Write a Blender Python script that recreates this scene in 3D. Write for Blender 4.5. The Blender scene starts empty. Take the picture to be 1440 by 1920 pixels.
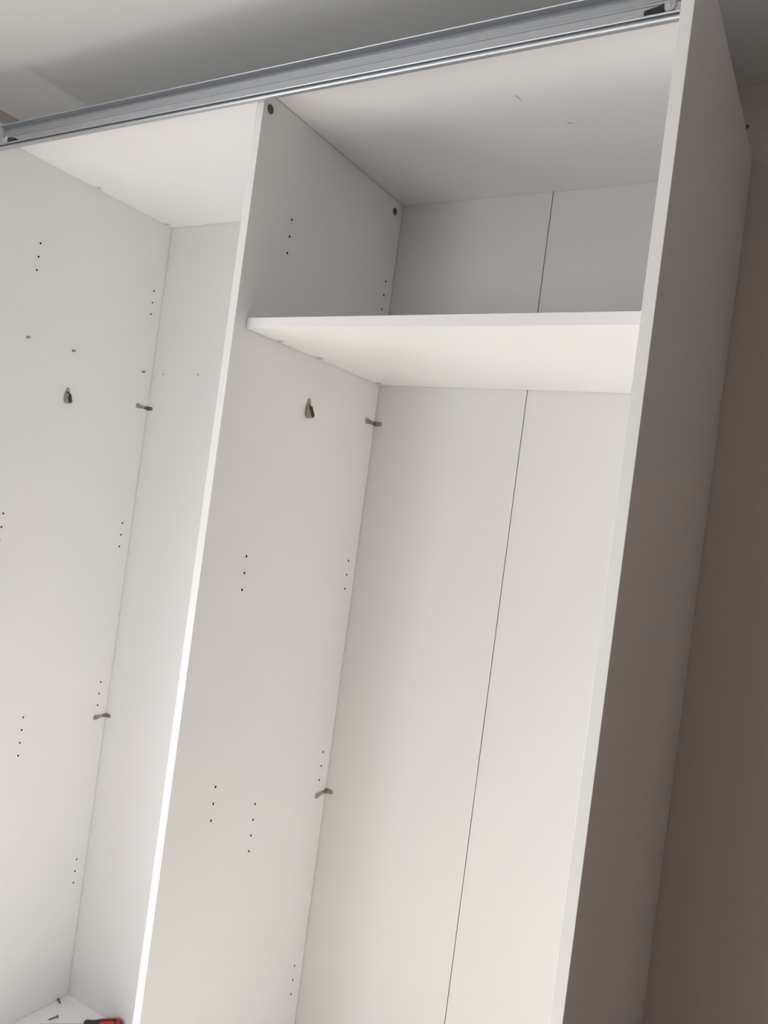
import bpy, bmesh, math
from mathutils import Vector, Matrix

# ---------------------------------------------------------------- coordinates
# millimetres measured in the wardrobe's own frame: x = 0 at the inner face of the right side panel,
# y = 0 at the front edge of the side panels (y grows to the back), z = 0 at the underside of the top.
FL = 2219.0                         # floor is this far below z = 0
def P(x, y, z):
    return Vector((x / 1000, y / 1000, (z + FL) / 1000))

scene = bpy.context.scene
C = scene.collection

# ---------------------------------------------------------------- camera
cam_data = bpy.data.cameras.new('camera')
cam = bpy.data.objects.new('camera', cam_data)
C.objects.link(cam)
cam_data.sensor_fit = 'VERTICAL'
cam_data.sensor_height = 24
cam_data.lens = 1504.435 / 1920 * 24
right = Vector((0.85807958, 0.49638504, 0.13153452)).normalized()
down = Vector((0.10814334, 0.07572274, -0.99124724)).normalized()
fwd = right.cross(down).normalized()
M = Matrix((right, -down, -fwd)).transposed().to_4x4()
M.translation = P(250.2, -989.94, -732.4)
cam.matrix_world = M
cam_data.clip_start = 0.02
scene.camera = cam

# ---------------------------------------------------------------- world, lights, exposure
world = bpy.data.worlds.new('world')
scene.world = world
world.use_nodes = True
world.node_tree.nodes['Background'].inputs[0].default_value = (0.75, 0.85, 1.0, 1)
world.node_tree.nodes['Background'].inputs[1].default_value = 0.05

def area(name, loc, rot, sx, sy, power, col):
    l = bpy.data.lights.new(name, 'AREA')
    l.shape = 'RECTANGLE'; l.size = sx; l.size_y = sy; l.energy = power; l.color = col
    o = bpy.data.objects.new(name, l); C.objects.link(o)
    o.location = loc; o.rotation_euler = rot
    return o
WX, FY = -1720, -2300                                 # left wall, front wall (behind the camera)
LW = (-1350, -150, -1750, -850)                       # left window opening, sill and head set to limit the sun patch: y0, y1, z0, z1
FW = (-1650, -650, -1500, -500)                       # window in the front wall: x0, x1, z0, z1
SCOL = (0.955, 0.985, 1.02)
def left_lamp(y0, y1, z0, z1, w):
    area('daylight_left_window', P(WX + 8, (y0 + y1) / 2, (z0 + z1) / 2), (0, math.radians(-90), 0), (z1 - z0) / 1000, (y1 - y0) / 1000, w, SCOL)
left_lamp(-950, -550, -1750, -1250, 7.0)
left_lamp(-1350, -950, -1700, -1200, 4.0)
def front_lamp(x0, x1, z0, z1, w):
    area('daylight_front_window', P((x0 + x1) / 2, FY + 8, (z0 + z1) / 2), (math.radians(90), 0, 0), (x1 - x0) / 1000, (z1 - z0) / 1000, w, SCOL)
front_lamp(-1650, -1150, -1500, -500, 12.5)
front_lamp(-1150, -650, -1500, -500, 6.0)
sl_ = bpy.data.lights.new('sun', 'SUN'); sl_.energy = 48; sl_.angle = math.radians(.6); sl_.color = (1, .97, .93)
sun = bpy.data.objects.new('sun', sl_); C.objects.link(sun)
sun.rotation_euler = Vector((1.35, .07, -1.0)).to_track_quat('-Z', 'Y').to_euler()

scene.view_settings.view_transform = 'Standard'
scene.view_settings.look = 'None'
scene.view_settings.gamma = 1
scene.view_settings.use_curve_mapping = False
scene.view_settings.exposure = 0.06

# ---------------------------------------------------------------- materials
def new_mat(name, col, rough=.5, metal=0.0, spec=.5, noise=0.0, nscale=20, bump=0.0, bscale=200, aniso=None):
    m = bpy.data.materials.new(name); m.use_nodes = True
    nt = m.node_tree; b = nt.nodes['Principled BSDF']
    b.inputs['Base Color'].default_value = (*col, 1)
    b.inputs['Roughness'].default_value = rough
    b.inputs['Metallic'].default_value = metal
    b.inputs['Specular IOR Level'].default_value = spec
    tc = nt.nodes.new('ShaderNodeTexCoord')
    if noise:
        n = nt.nodes.new('ShaderNodeTexNoise'); n.inputs['Scale'].default_value = nscale
        n.inputs['Detail'].default_value = 4
        nt.links.new(tc.outputs['Object'], n.inputs['Vector'])
        r = nt.nodes.new('ShaderNodeValToRGB')
        r.color_ramp.elements[0].color = (*[c * (1 - noise) for c in col], 1)
        r.color_ramp.elements[1].color = (*[min(1, c * (1 + noise)) for c in col], 1)
        nt.links.new(n.outputs['Fac'], r.inputs['Fac'])
        nt.links.new(r.outputs['Color'], b.inputs['Base Color'])
    if bump:
        n2 = nt.nodes.new('ShaderNodeTexNoise'); n2.inputs['Scale'].default_value = bscale
        n2.inputs['Detail'].default_value = 3
        v = tc.outputs['Object']
        if aniso:
            mp = nt.nodes.new('ShaderNodeMapping'); mp.inputs['Scale'].default_value = aniso
            nt.links.new(v, mp.inputs['Vector']); v = mp.outputs['Vector']
        nt.links.new(v, n2.inputs['Vector'])
        bp = nt.nodes.new('ShaderNodeBump'); bp.inputs['Strength'].default_value = bump
        bp.inputs['Distance'].default_value = .0006
        nt.links.new(n2.outputs['Fac'], bp.inputs['Height'])
        nt.links.new(bp.outputs['Normal'], b.inputs['Normal'])
    return m
M_MEL = new_mat('white_melamine', (.94, .935, .925), rough=.30, spec=.6, noise=.008, nscale=3, bump=.05, bscale=900)
M_EDGE = new_mat('white_edge_band', (.89,.888,.88), rough=.35, spec=.4)
M_HDF = new_mat('white_backboard', (.74,.732,.72), rough=.55, spec=.3, noise=.01, nscale=2)
M_HOLE = new_mat('drilled_chipboard', (.06, .05, .04), rough=.95, spec=.1, noise=.2, nscale=300)
M_ALU = new_mat('anodised_aluminium', (.60, .625, .66), rough=.43, metal=1.0, bump=.15, bscale=60, aniso=(1, 40, 40))
M_NICK = new_mat('nickel_steel', (.42, .39, .35), rough=.32, metal=1.0, noise=.15, nscale=120)
M_DARKST = new_mat('dark_screw_steel', (.16, .145, .12), rough=.35, metal=1.0, noise=.2, nscale=300)
M_BLACK = new_mat('black_plastic', (.018, .018, .018), rough=.45)
M_CLEAR = new_mat('grey_plastic', (.50, .49, .50), rough=.3)
M_WPL = new_mat('white_plastic', (.78, .775, .76), rough=.35)
M_RED = new_mat('red_rubber', (.50, .022, .02), rough=.42)
M_CEIL = new_mat('ceiling_paint', (.76,.765,.755), rough=.9, spec=.2, bump=.3, bscale=120)
M_WALL = new_mat('wall_paint', (.64, .585, .545), rough=.9, spec=.2, noise=.02, nscale=4, bump=.8, bscale=160)
M_WARM = new_mat('taupe_wall_paint', (.17,.115,.085), rough=.9, spec=.2, bump=.3, bscale=150)
M_FLOOR = new_mat('pale_laminate_floor', (.64, .60, .56), rough=.5, noise=.1, nscale=8)
M_SHADE = new_mat('grey_rail_shade', (.20, .215, .23), rough=.5)  # grey that paints the shade under the rail's top flange
M_SCUFF = new_mat('scuff', (.22, .20, .18), rough=.8)

# ---------------------------------------------------------------- mesh helpers (all in mm of the wardrobe frame)
def box(bm, x0, x1, y0, y1, z0, z1, bev=0.0):
    vs = [bm.verts.new(P(x, y, z)) for x in (x0, x1) for y in (y0, y1) for z in (z0, z1)]
    q = [(0, 1, 3, 2), (4, 6, 7, 5), (0, 4, 5, 1), (2, 3, 7, 6), (0, 2, 6, 4), (1, 5, 7, 3)]
    fs = [bm.faces.new([vs[i] for i in f]) for f in q]
    if bev:
        es = {e for f in fs for e in f.edges}
        bmesh.ops.bevel(bm, geom=list(es), offset=bev / 1000, segments=2, affect='EDGES', profile=.5)
    return fs
def frame_of(d):
    d = Vector(d).normalized()
    a = Vector((0, 0, 1)) if abs(d.z) < .9 else Vector((1, 0, 0))
    u = d.cross(a).normalized(); v = d.cross(u).normalized()
    return u, v, d
def lathe(bm, origin, axis, prof, seg=24):
    """prof: (distance along the axis, radius) in mm"""
    u, v, d = frame_of(axis); o = P(*origin); rings = []
    for t, r in prof:
        c = o + d * (t / 1000)
        if r < 1e-6: rings.append([bm.verts.new(c)])
        else: rings.append([bm.verts.new(c + (u * math.cos(2 * math.pi * k / seg) + v * math.sin(2 * math.pi * k / seg)) * r / 1000) for k in range(seg)])
    for a, b in zip(rings, rings[1:]):
        for k in range(seg):
            k2 = (k + 1) % seg
            if len(a) == 1 and len(b) == 1: continue
            if len(a) == 1: f = [a[0], b[k], b[k2]]
            elif len(b) == 1: f = [a[k], b[0], a[k2]]
            else: f = [a[k], b[k], b[k2], a[k2]]
            bm.faces.new(f)
    if len(rings[0]) > 1: bm.faces.new(rings[0])
    if len(rings[-1]) > 1: bm.faces.new(rings[-1][::-1])
def prism(bm, outline, to3, t0, t1):
    """outline: 2D points; to3(u, v, t) -> (x, y, z)"""
    a = [bm.verts.new(P(*to3(u, v, t0))) for u, v in outline]
    b = [bm.verts.new(P(*to3(u, v, t1))) for u, v in outline]
    n = len(a)
    for k in range(n):
        bm.faces.new([a[k], a[(k + 1) % n], b[(k + 1) % n], b[k]])
    bm.faces.new(a[::-1]); bm.faces.new(b)
def obj(name, bm, mats, parent=None, smooth=False, bev=0.0):
    bmesh.ops.recalc_face_normals(bm, faces=bm.faces[:])
    me = bpy.data.meshes.new(name); bm.to_mesh(me); bm.free()
    for m in (mats if isinstance(mats, (list, tuple)) else [mats]): me.materials.append(m)
    if smooth:
        for p in me.polygons: p.use_smooth = True
        me.set_sharp_from_angle(angle=math.radians(35))
    o = bpy.data.objects.new(name, me); C.objects.link(o)
    if parent:
        o.parent = parent
        pm = Matrix(); q = parent
        while q: pm = q.matrix_basis @ pm; q = q.parent
        o.matrix_basis = pm.inverted()
    if bev:
        md = o.modifiers.new('bevel', 'BEVEL'); md.width = bev / 1000; md.segments = 2; md.limit_method = 'ANGLE'
    return o
def tag(o, label=None, cat=None, group=None, kind=None):
    for k, v in (('label', label), ('category', cat), ('group', group), ('kind', kind)):
        if v: o[k] = v
    return o
def new(): return bmesh.new()

# ---------------------------------------------------------------- the room
CZ = 176; BY = 609.5; RX = 1750; T = 120
def struct(name, boxes, m, label=None):
    bm = new()
    for b in boxes: box(bm, *b)
    return tag(obj(name, bm, m), kind='structure', label=label)
struct('floor', [(WX - T, RX + T, FY - T, BY + T, -FL - T, -FL)], M_FLOOR)
struct('ceiling', [(WX - T, RX + T, FY - T, BY + T, CZ, CZ + T)], M_CEIL, 'pale painted ceiling above the wardrobe')
bw = struct('wall_back', [(WX, RX, BY, BY + T, -FL, CZ)], M_WALL, 'rough plastered wall behind the wardrobe')
lw = struct('wall_left', [(WX - T, WX, FY, LW[0], -FL, CZ), (WX - T, WX, LW[1], BY + T, -FL, CZ),
                     (WX - T, WX, LW[0], LW[1], -FL, LW[2]), (WX - T, WX, LW[0], LW[1], LW[3], CZ)], M_WALL)
struct('wall_right', [(RX, RX + T, FY, BY + T, -FL, CZ)], M_WARM)
struct('wall_front', [(WX, FW[0], FY - T, FY, -FL, CZ), (FW[1], RX, FY - T, FY, -FL, CZ),
                      (FW[0], FW[1], FY - T, FY, -FL, FW[2]), (FW[0], FW[1], FY - T, FY, FW[3], CZ)], M_WALL)
struct('wall_sun_blocker', [(-2450, -2400, -2600, -780, -FL, 300)], M_WALL)  # unseen blocker added outside to keep sun off part of the left window
def rim(name, f):
    bm = new(); f(bm); tag(obj(name, bm, M_WPL), kind='structure')
def rim_l(bm):
    y0, y1, z0, z1 = LW
    for a in ((y0, y0 + 45, z0, z1), (y1 - 45, y1, z0, z1), (y0 + 45, y1 - 45, z0, z0 + 45), (y0 + 45, y1 - 45, z1 - 45, z1)): box(bm, WX - 90, WX - 45, *a)
def rim_f(bm):
    x0, x1, z0, z1 = FW
    for a in ((x0, x0 + 45, z0, z1), (x1 - 45, x1, z0, z1), (x0 + 45, x1 - 45, z0, z0 + 45), (x0 + 45, x1 - 45, z1 - 45, z1)): box(bm, a[0], a[1], FY - 90, FY - 45, a[2], a[3])
rim('window_1', rim_l); rim('window_2', rim_f)
# the small plug hole in the back wall above the side panel
bm = new(); lathe(bm, (-1.5, BY + .2, 98), (0, -1, 0), [(0, 4.4), (.8, 4.0), (1.0, 2.6), (.3, 2.4)], 18)
wp = obj('wall_plug', bm, M_DARKST, bw, smooth=True)
wp['label'] = 'small dark plug hole high in the wall'

# ---------------------------------------------------------------- wardrobe
XL, XP, TP, D, YP, ZB, ZT = -1467.0, -725.0, 16.8, 593.3, 80.0, -2142.0, 33.0
TR = 16.2
ZS0, ZS1, YS = -420.8, -401.7, 111.3
ward = bpy.data.objects.new('wardrobe', None); C.objects.link(ward)
ward.location = P((XL + 0) / 2, 300, -FL)
tag(ward, 'large white open wardrobe without doors, two bays under a grey metal rail', 'wardrobe')

def holes(x, d):
    """drilled holes in a panel face at x, bored along d"""
    bm = new()
    def col(y, z0, n=3):
        for i in range(n):
            lathe(bm, (x - d * 1.0, y, z0 - 32 * i), (d, 0, 0), [(0, 2.5), (11.5, 2.5)], 16)
    for z in (-188.2, -832.4, -1270.5, -1758.0):
        col(199, z); col(559.4, z)
    col(330, -1334.3, 4)
    return bm
def drill(o, cut_bm):
    cut = obj('cutter', cut_bm, M_HOLE)
    md = o.modifiers.new('drill', 'BOOLEAN'); md.operation = 'DIFFERENCE'; md.object = cut; md.solver = 'EXACT'
    md.material_mode = 'TRANSFER'
    bpy.context.view_layer.update()
    dg = bpy.context.evaluated_depsgraph_get()
    me = bpy.data.meshes.new_from_object(o.evaluated_get(dg))
    o.modifiers.clear(); o.data = me
    bpy.data.objects.remove(cut)
def panel(name, x0, x1, y0, y1, z0, z1, m=M_MEL, bev=.6, label=None):
    bm = new(); box(bm, x0, x1, y0, y1, z0, z1, bev)
    # edge band: everything facing the front gets the edging strip
    bmesh.ops.recalc_face_normals(bm, faces=bm.faces[:])
    for f in bm.faces:
        if f.normal.y < -.8 and m is M_MEL: f.material_index = 1
    o = obj(name, bm, [m, M_EDGE], ward)
    if label: o['label'] = label
    return o
sl = panel('side_panel', XL - TP, XL, 0, 608, -FL, ZT); drill(sl, holes(XL, -1))
sr = panel('side_panel', 0, TR, 0, 608, -FL, ZT); drill(sr, holes(0, 1))
pp = panel('partition_panel', XP - TP, XP, YP, D - 1, ZB + .3, -.8, label='partition board between the two bays'); drill(pp, holes(XP, -1))
tp = panel('top_panel', XL + .4, -.4, YP, D - .8, 0, 16.5)
panel('bottom_panel', XL + .4, -.4, YP, D, ZB - 17, ZB)
panel('plinth', XL + .4, -.4, YP + 20, YP + 36, -FL, ZB - 17.2)
panel('shelf', XP + 1.0, -.5, YS, D - 1.2, ZS0, ZS1, bev=.35, label='thick white hat shelf in the bay right of the partition')
for x0, x1 in ((XL + .9, (XL + XP - TP) / 2 - .7), ((XL + XP - TP) / 2 + .7, XP - TP / 2 - .5), (XP - TP / 2 + .5, -363.2 - .8), (-363.2 + .8, -.8)):
    panel('back_panel', x0, x1, D, D + 3.5, ZB - 15, 14, m=M_HDF, bev=.4)
# gap strip: the partition meets the board in two halves; cut the visible gap line beside it
# front finishing: scuffs under the top panel
def sliver(p, q, w, nz):
    bm = new(); a = Vector(p); b = Vector(q); d = (b - a).normalized(); s = Vector((d.y, -d.x, 0)) * w / 2
    prism(bm, [(0, 0), (1, -1), (2, 0), (1, 1)], lambda u, v, t: tuple(a + (b - a) * u / 2 + s * v + Vector((0, 0, t))), nz, nz - .25)
    return bm
for a, b, w in (((-309.5, 218, 0), (-303, 243, 0), 1.4), ((-253, 327, 0), (-244, 337, 0), 1.6)):
    o = obj('scuff_mark', sliver(a, b, w, 0.05), M_SCUFF, tp)

# --- door rail along the top front
rail_pts = [  # (y, z) outline of the extruded profile
    (79.6, 26.6), (79.6, -20.5), (66, -30.4), (63, -30.2), (60, -29.4), (58.4, -27.9), (58.2, -26.5), (59.2, -25.3),
    (61, -24.9), (66, -24.6), (66, -21.2), (61, -21.4), (59.4, -21.0), (58.4, -19.8), (58.6, -18.4), (60.0, -17.5), (72.6, -17.4),
    (73.6, -16.4), (73.6, 2.6), (72.4, 3.2), (72.4, 5.8), (73.6, 6.6), (72.4, 7.4), (72.4, 9.6), (73.6, 10.4), (72.4, 11.2), (72.4, 13.4),
    (73.6, 14.2), (72.4, 15.0), (72.4, 17.0), (73.6, 17.8), (73.6, 24.6), (62.4, 24.6), (61.6, 25.3), (62.4, 26.6)]
bm = new()
prism(bm, rail_pts, lambda u, v, t: (t, u, v), XL + 1.0, -1.0)
rail = obj('door_rail', bm, M_ALU, ward, smooth=True); rail['label'] = 'grey ribbed aluminium sliding door rail under the ceiling'
rail.data.set_sharp_from_angle(angle=math.radians(25))
bm = new(); box(bm, XL + 1.5, -1.5, 62.9, 73.5, 23.2, 24.58)  # strip added to darken the flange underside, shade put into its colour
ss = obj('rail_shade_strip', bm, M_SHADE, rail); ss['label'] = 'dark grey strip added for the shade below the rail top lip'
def rail_stop(s, x0):
    # s = +1 at the left end (stop points right), -1 at the right end
    X = lambda t: x0 + s * t
    bm = new()
    prism(bm, [(36, -16.8), (60, -16.8), (62, -15), (61, -10.5), (36, -6.5)], lambda u, v, t: (X(u), t, v), 59.5, 70)
    st = obj('rail_stop', bm, M_BLACK, rail, bev=.5); st['label'] = 'black plastic rail stop wedge'
    bm = new()
    lathe(bm, (X(29), 60, -8.6), (0, 1, 0), [(0, 3), (.6, 6), (1.2, 7.6), (4, 8.0), (9, 8.0), (10, 7.2)], 28)
    lathe(bm, (X(29), 58.6, -8.6), (0, 1, 0), [(0, 1.6), (.8, 3.0), (2, 3.0)], 16)
    box(bm, min(X(12), X(36)), max(X(12), X(36)), 64, 73.4, -16.8, -4)
    rr = obj('stop_roller', bm, M_CLEAR, rail, smooth=True); rr['label'] = 'grey plastic roller block behind the stop'
rail_stop(-1, -1.0); rail_stop(1, XL + 1.0)

# --- screws through the partition into the top
def cam_screw(y, z):
    bm = new()
    lathe(bm, (XP - .2, y, z), (1, 0, 0), [(0, 8.4), (1.1, 8.2), (1.5, 7.4), (1.1, 6.4), (.8, 5.0), (.5, 3.2), (-1.5, 2.2), (-1.5, 0)], 32)
    o = obj('connector_screw', bm, M_DARKST, pp, smooth=True); o['label'] = 'round dark steel connector screw head'
    bm = new()
    for a in (0.5, 0.5 + math.pi / 2):
        c, s = math.cos(a), math.sin(a)
        prism(bm, [(-4.4, -.8), (4.4, -.8), (4.4, .8), (-4.4, .8)], lambda u, v, t: (XP + t, y + u * c - v * s, z + u * s + v * c), .3, 1.0)
    return bm, o
for y, z in ((98.5, -27), (559, -26.5)):
    bmx, par = cam_screw(y, z)
    ob = obj('connector_screw', bmx, M_BLACK, pp)

# --- shelf connectors (round housings let into the board above, rim and slot showing)
def housing(x, y, z, par):
    bm = new()
    lathe(bm, (x, y, z + 1.0), (0, 0, -1), [(0, 9.8), (2.0, 9.6), (2.4, 9.0), (1.9, 8.4), (1.9, 0)], 32)
    o = obj('connector_housing', bm, M_WPL, par, smooth=True)
    bm = new()
    box(bm, x - 4.5, x + 4.5, y - 1.1, y + 1.1, z - 1.35, z - .7)
    obj('connector_slot', bm, M_SCUFF, par)
sh = [o for o in C.objects if o.name.startswith('shelf')][0]
for y in (199, 332, 571): housing(XP + 11.0, y, ZS0, sh)
for y in (330, 563): housing(XL + 10.5, y, 0, tp)

# --- hanging rail holders: pointed back plate with a projecting U
def rail_holder(X, yc, par, screw):
    t = 1.8; out = []
    n = 14
    for k in range(n + 1):          # tip
        a = math.pi * k / n; out.append((4.6 * math.cos(a), -10.0 + 4.6 * math.sin(a)))
    out = [(u, v - 500.0) for u, v in out]
    out += [(-6.6, -518), (-7.8, -525), (-7.8, -537)]
    for k in range(1, n): 
        a = math.pi + math.pi * k / n; out.append((7.8 * math.cos(a), -537 + 8.2 * math.sin(a)))
    out += [(7.8, -537), (7.8, -525), (6.6, -518)]
    bm = new()
    prism(bm, out, lambda u, v, tt: (X + tt, yc + u, v), .05, t)
    h = obj('rail_holder', bm, M_NICK, par, smooth=True, bev=.3); h['label'] = 'nickel hanging rail holder with U shaped cradle'
    # cradle: U shell around the lower part
    bm = new()
    U = [(-7.8, -519.5), (-7.8, -537)] + [(7.8 * math.cos(math.pi + math.pi * k / n), -537 + 8.2 * math.sin(math.pi + math.pi * k / n)) for k in range(1, n)] + [(7.8, -537), (7.8, -519.5)]
    def inner(u, v): 
        return (u * .80, v if v > -537.1 else -537 + (v + 537) * .80)
    ring0, ring1 = [], []
    for u, v in U:
        iu, iv = inner(u, v)
        # the lips rake back towards the top
        h_ = 13.5 if v < -527 else 5.0
        ring0.append([bm.verts.new(P(X + .1, yc + u, v)), bm.verts.new(P(X + h_, yc + u, v))])
        ring1.append([bm.verts.new(P(X + .5, yc + iu, iv)), bm.verts.new(P(X + h_, yc + iu, iv))])
    for k in range(len(U) - 1):
        bm.faces.new([ring0[k][0], ring0[k + 1][0], ring0[k + 1][1], ring0[k][1]])
        bm.faces.new([ring1[k][0], ring1[k][1], ring1[k + 1][1], ring1[k + 1][0]])
        bm.faces.new([ring0[k][1], ring0[k + 1][1], ring1[k + 1][1], ring1[k][1]])
        bm.faces.new([ring0[k][0], ring1[k][0], ring1[k + 1][0], ring0[k + 1][0]])
    for k in (0, -1): bm.faces.new([ring0[k][0], ring0[k][1], ring1[k][1], ring1[k][0]])
    obj('holder_cradle', bm, M_NICK, par, smooth=True)
    for zz, yy in screw:
        bm = new(); lathe(bm, (X + 1.6, yc + yy, zz), (1, 0, 0), [(0, 2.9), (.9, 2.5), (1.2, 1.3), (.4, 1.0), (.4, 0)], 18)
        obj('holder_screw', bm, M_DARKST, par, smooth=True)
rail_holder(XP, 329.5, pp, [(-518.5, -2.4), (-519.5, 2.4)])
rail_holder(XL, 328.5, sl, [(-517.5, -2.4), (-518.0, 2.2), (-530, -.5)])

# --- corner clips holding the back boards
def clip(X, z, dz, par):
    bm = new(); n = 12; out = []
    yc = 556.5; r = 6.6
    for k in range(n + 1):
        a = math.pi / 2 + math.pi * k / n; out.append((yc + r * math.cos(a), z + dz + r * math.sin(a)))
    out += [(yc + 6, z + dz * .8 - 6.3), (yc + 13, z + dz * .5 - 4.2), (D - 8, z + dz * .2 - 4.0), (D - 1.8, z - 5.6),
            (D - .1, z - 5.6), (D - .1, z + 5.6), (D - 1.8, z + 5.6), (D - 8, z + dz * .2 + 4.0), (yc + 13, z + dz * .5 + 4.2), (yc + 6, z + dz * .8 + 6.3)]
    prism(bm, out, lambda u, v, t: (X + t, u, v), .05, 1.7)
    c = obj('corner_clip', bm, M_NICK, par, smooth=True, bev=.3); c['label'] = 'small nickel corner clip at the back board'
    bm = new()
    o2 = [(.1, z - 5.6), (14, z - 5.4), (18.5, z - 4), (20.4, z), (18.5, z + 4), (14, z + 5.4), (.1, z + 5.6)]
    prism(bm, o2, lambda u, v, t: (X + u, D - t, v), .05, 1.7)
    obj('clip_flange', bm, M_NICK, par, smooth=True, bev=.3)
    bm = new()
    lathe(bm, (X + 1.5, yc, z + dz), (1, 0, 0), [(0, 5.0), (1.4, 4.6), (2.3, 3.2), (1.6, 1.4), (.6, 1.2), (.6, 0)], 20)
    obj('clip_screw', bm, M_NICK, par, smooth=True)
    bm = new(); lathe(bm, (X + 1.5, yc + 20.5, z + dz * .35), (1, 0, 0), [(0, 1.9), (.45, 1.8)], 14)
    obj('clip_hole', bm, M_WPL, par)
clip(XP, -512, 1.5, pp); clip(XP, -1366, -3.5, pp)
clip(XL, -508.5, 1.5, sl); clip(XL, -1366, -2.0, sl)

# --- bare shelf bolts in the left side panel, and two tiny fixings in the back board
def bolt(y, z):
    bm = new()
    lathe(bm, (XL - .3, y, z), (1, 0, 0), [(0, 3.6), (1.2, 3.4), (1.5, 1.7), (5.8, 1.5), (6.2, 2.7), (8.6, 2.6), (9.2, 1.6)], 18)
    o = obj('shelf_bolt', bm, M_NICK, sl, smooth=True); o['label'] = 'bare steel shelf bolt standing out of the side board'
for y in (199, 328, 559): bolt(y, -412.5)
bks = [o for o in C.objects if o.name.startswith('back_panel')]
bm = new(); lathe(bm, (-1424, D + .2, -411), (0, -1, 0), [(0, 1.9), (.45, 1.7)], 14); obj('nail_hole', bm, M_HOLE, bks[0])
bm = new(); lathe(bm, (-1295.5, D + .2, -409), (0, -1, 0), [(0, 2.6), (1.0, 2.2), (1.3, 1.2), (5.5, .9), (6.0, 0)], 14); obj('back_screw', bm, M_NICK, bks[0], smooth=True)
# brads holding the bottom of the left board corner
# ---------------------------------------------------------------- loose things on the bottom board
def screw_thing(name, tip, head, label, r=1.9):
    bm = new(); a = Vector(tip); b = Vector(head); L = (b - a).length
    prof = [(0, 0), (2.5, r * .55)]
    k = 3.0
    while k < L - 5:
        prof += [(k, r), (k + .7, r * .62)]; k += 1.5
    prof += [(L - 4, r * .8), (L - 1.0, r * 2.1), (L - .4, r * 2.2), (L, r * 1.9), (L - .8, .8), (L - .8, 0)]
    lathe(bm, tip, tuple((b - a).normalized()), prof, 14)
    o = obj(name, bm, M_DARKST, smooth=True)
    tag(o, label, 'screw')
    return o
screw_thing('screw', (-1467 + 22.5, 551.5, ZB + 2.4), (-1467 + 5.5, 557.5, ZB + 4.6), 'short dark screw lying in the back corner of the wardrobe bottom', 1.9)
screw_thing('screw', (-1413, 488, ZB + 2.0), (-1403.5, 512, ZB + 4.4), 'dark screw lying right beside the screwdriver blade', 1.9)

# screwdriver: blade with cross tip, black and red handle
tipv = Vector((-1410, 455, ZB + 4.3)); endv = Vector((-1247, 585.5, ZB + 15.3))
ax = (endv - tipv); L = ax.length; ax.normalize()
sd = bpy.data.objects.new('screwdriver', None); C.objects.link(sd); sd.location = P(*((tipv + endv) / 2)) - Vector((0, 0, .012))
tag(sd, 'cross tip screwdriver with red and black handle on the wardrobe bottom', 'screwdriver')
HL = 96
bm = new()
lathe(bm, tuple(tipv), tuple(ax), [(0, .8), (1.5, 1.6), (7, 3.4), (9, 3.6), (L - HL + 4, 3.6)], 20)
s1 = obj('blade', bm, M_ALU, sd, smooth=True)
bm = new()
lathe(bm, tuple(tipv - ax * .2), tuple(ax), [(0, 0), (.6, 1.3), (7, 3.9), (11, 3.95)], 12)
s2 = obj('blade_tip', bm, M_DARKST, sd, smooth=True)
bm = new()
lathe(bm, tuple(tipv + ax * (L - HL)), tuple(ax), [(0, 6), (1.5, 9.5), (5, 11.4), (12, 11.6), (20, 10.6), (28, 10.8), (40, 12.4), (60, 13.8), (80, 13.6), (89, 11.6), (94, 8), (96, 4)], 36)
s3 = obj('handle', bm, M_BLACK, sd, smooth=True)
# red inlays: raised strips round the grip plus the end cap
bm = new()
u, v, d = frame_of(ax)
hb = tipv + ax * (L - HL)
def rad(t):
    pr = [(0, 6), (1.5, 9.5), (5, 11.4), (12, 11.6), (20, 10.6), (28, 10.8), (40, 12.4), (60, 13.8), (80, 13.6), (89, 11.6), (94, 8), (96, 4)]
    for (a, ra), (b, rb) in zip(pr, pr[1:]):
        if a <= t <= b: return ra + (rb - ra) * (t - a) / (b - a)
    return 4
for k in range(6):
    a0 = k * math.pi / 3 + .25
    rows = []
    for t in (41, 44, 49, 56, 63, 70, 76, 79):
        w = .34 * min(1, (t - 39) / 8, (80 - t) / 4 + .25)
        rr = rad(t) + .45
        rows.append([bm.verts.new(P(*(hb + ax * t + (u * math.cos(a0 + s * w) + v * math.sin(a0 + s * w)) * (rr if abs(s) < 1 else rr - .8)))) for s in (-1, -.8, 0, .8, 1)])
    for r0, r1 in zip(rows, rows[1:]):
        for q in range(4): bm.faces.new([r0[q], r0[q + 1], r1[q + 1], r1[q]])
s4 = obj('grip_inlay', bm, M_RED, sd, smooth=True); s4['label'] = 'red rubber strips let into the handle'
bm = new()
lathe(bm, tuple(hb + ax * 83), tuple(ax), [(0, 13.3), (.3, 13.9), (4, 13.2), (9, 10), (12.2, 5.5), (13.2, 0)], 32)
s5 = obj('end_cap', bm, M_RED, sd, smooth=True); s5['label'] = 'red end cap'
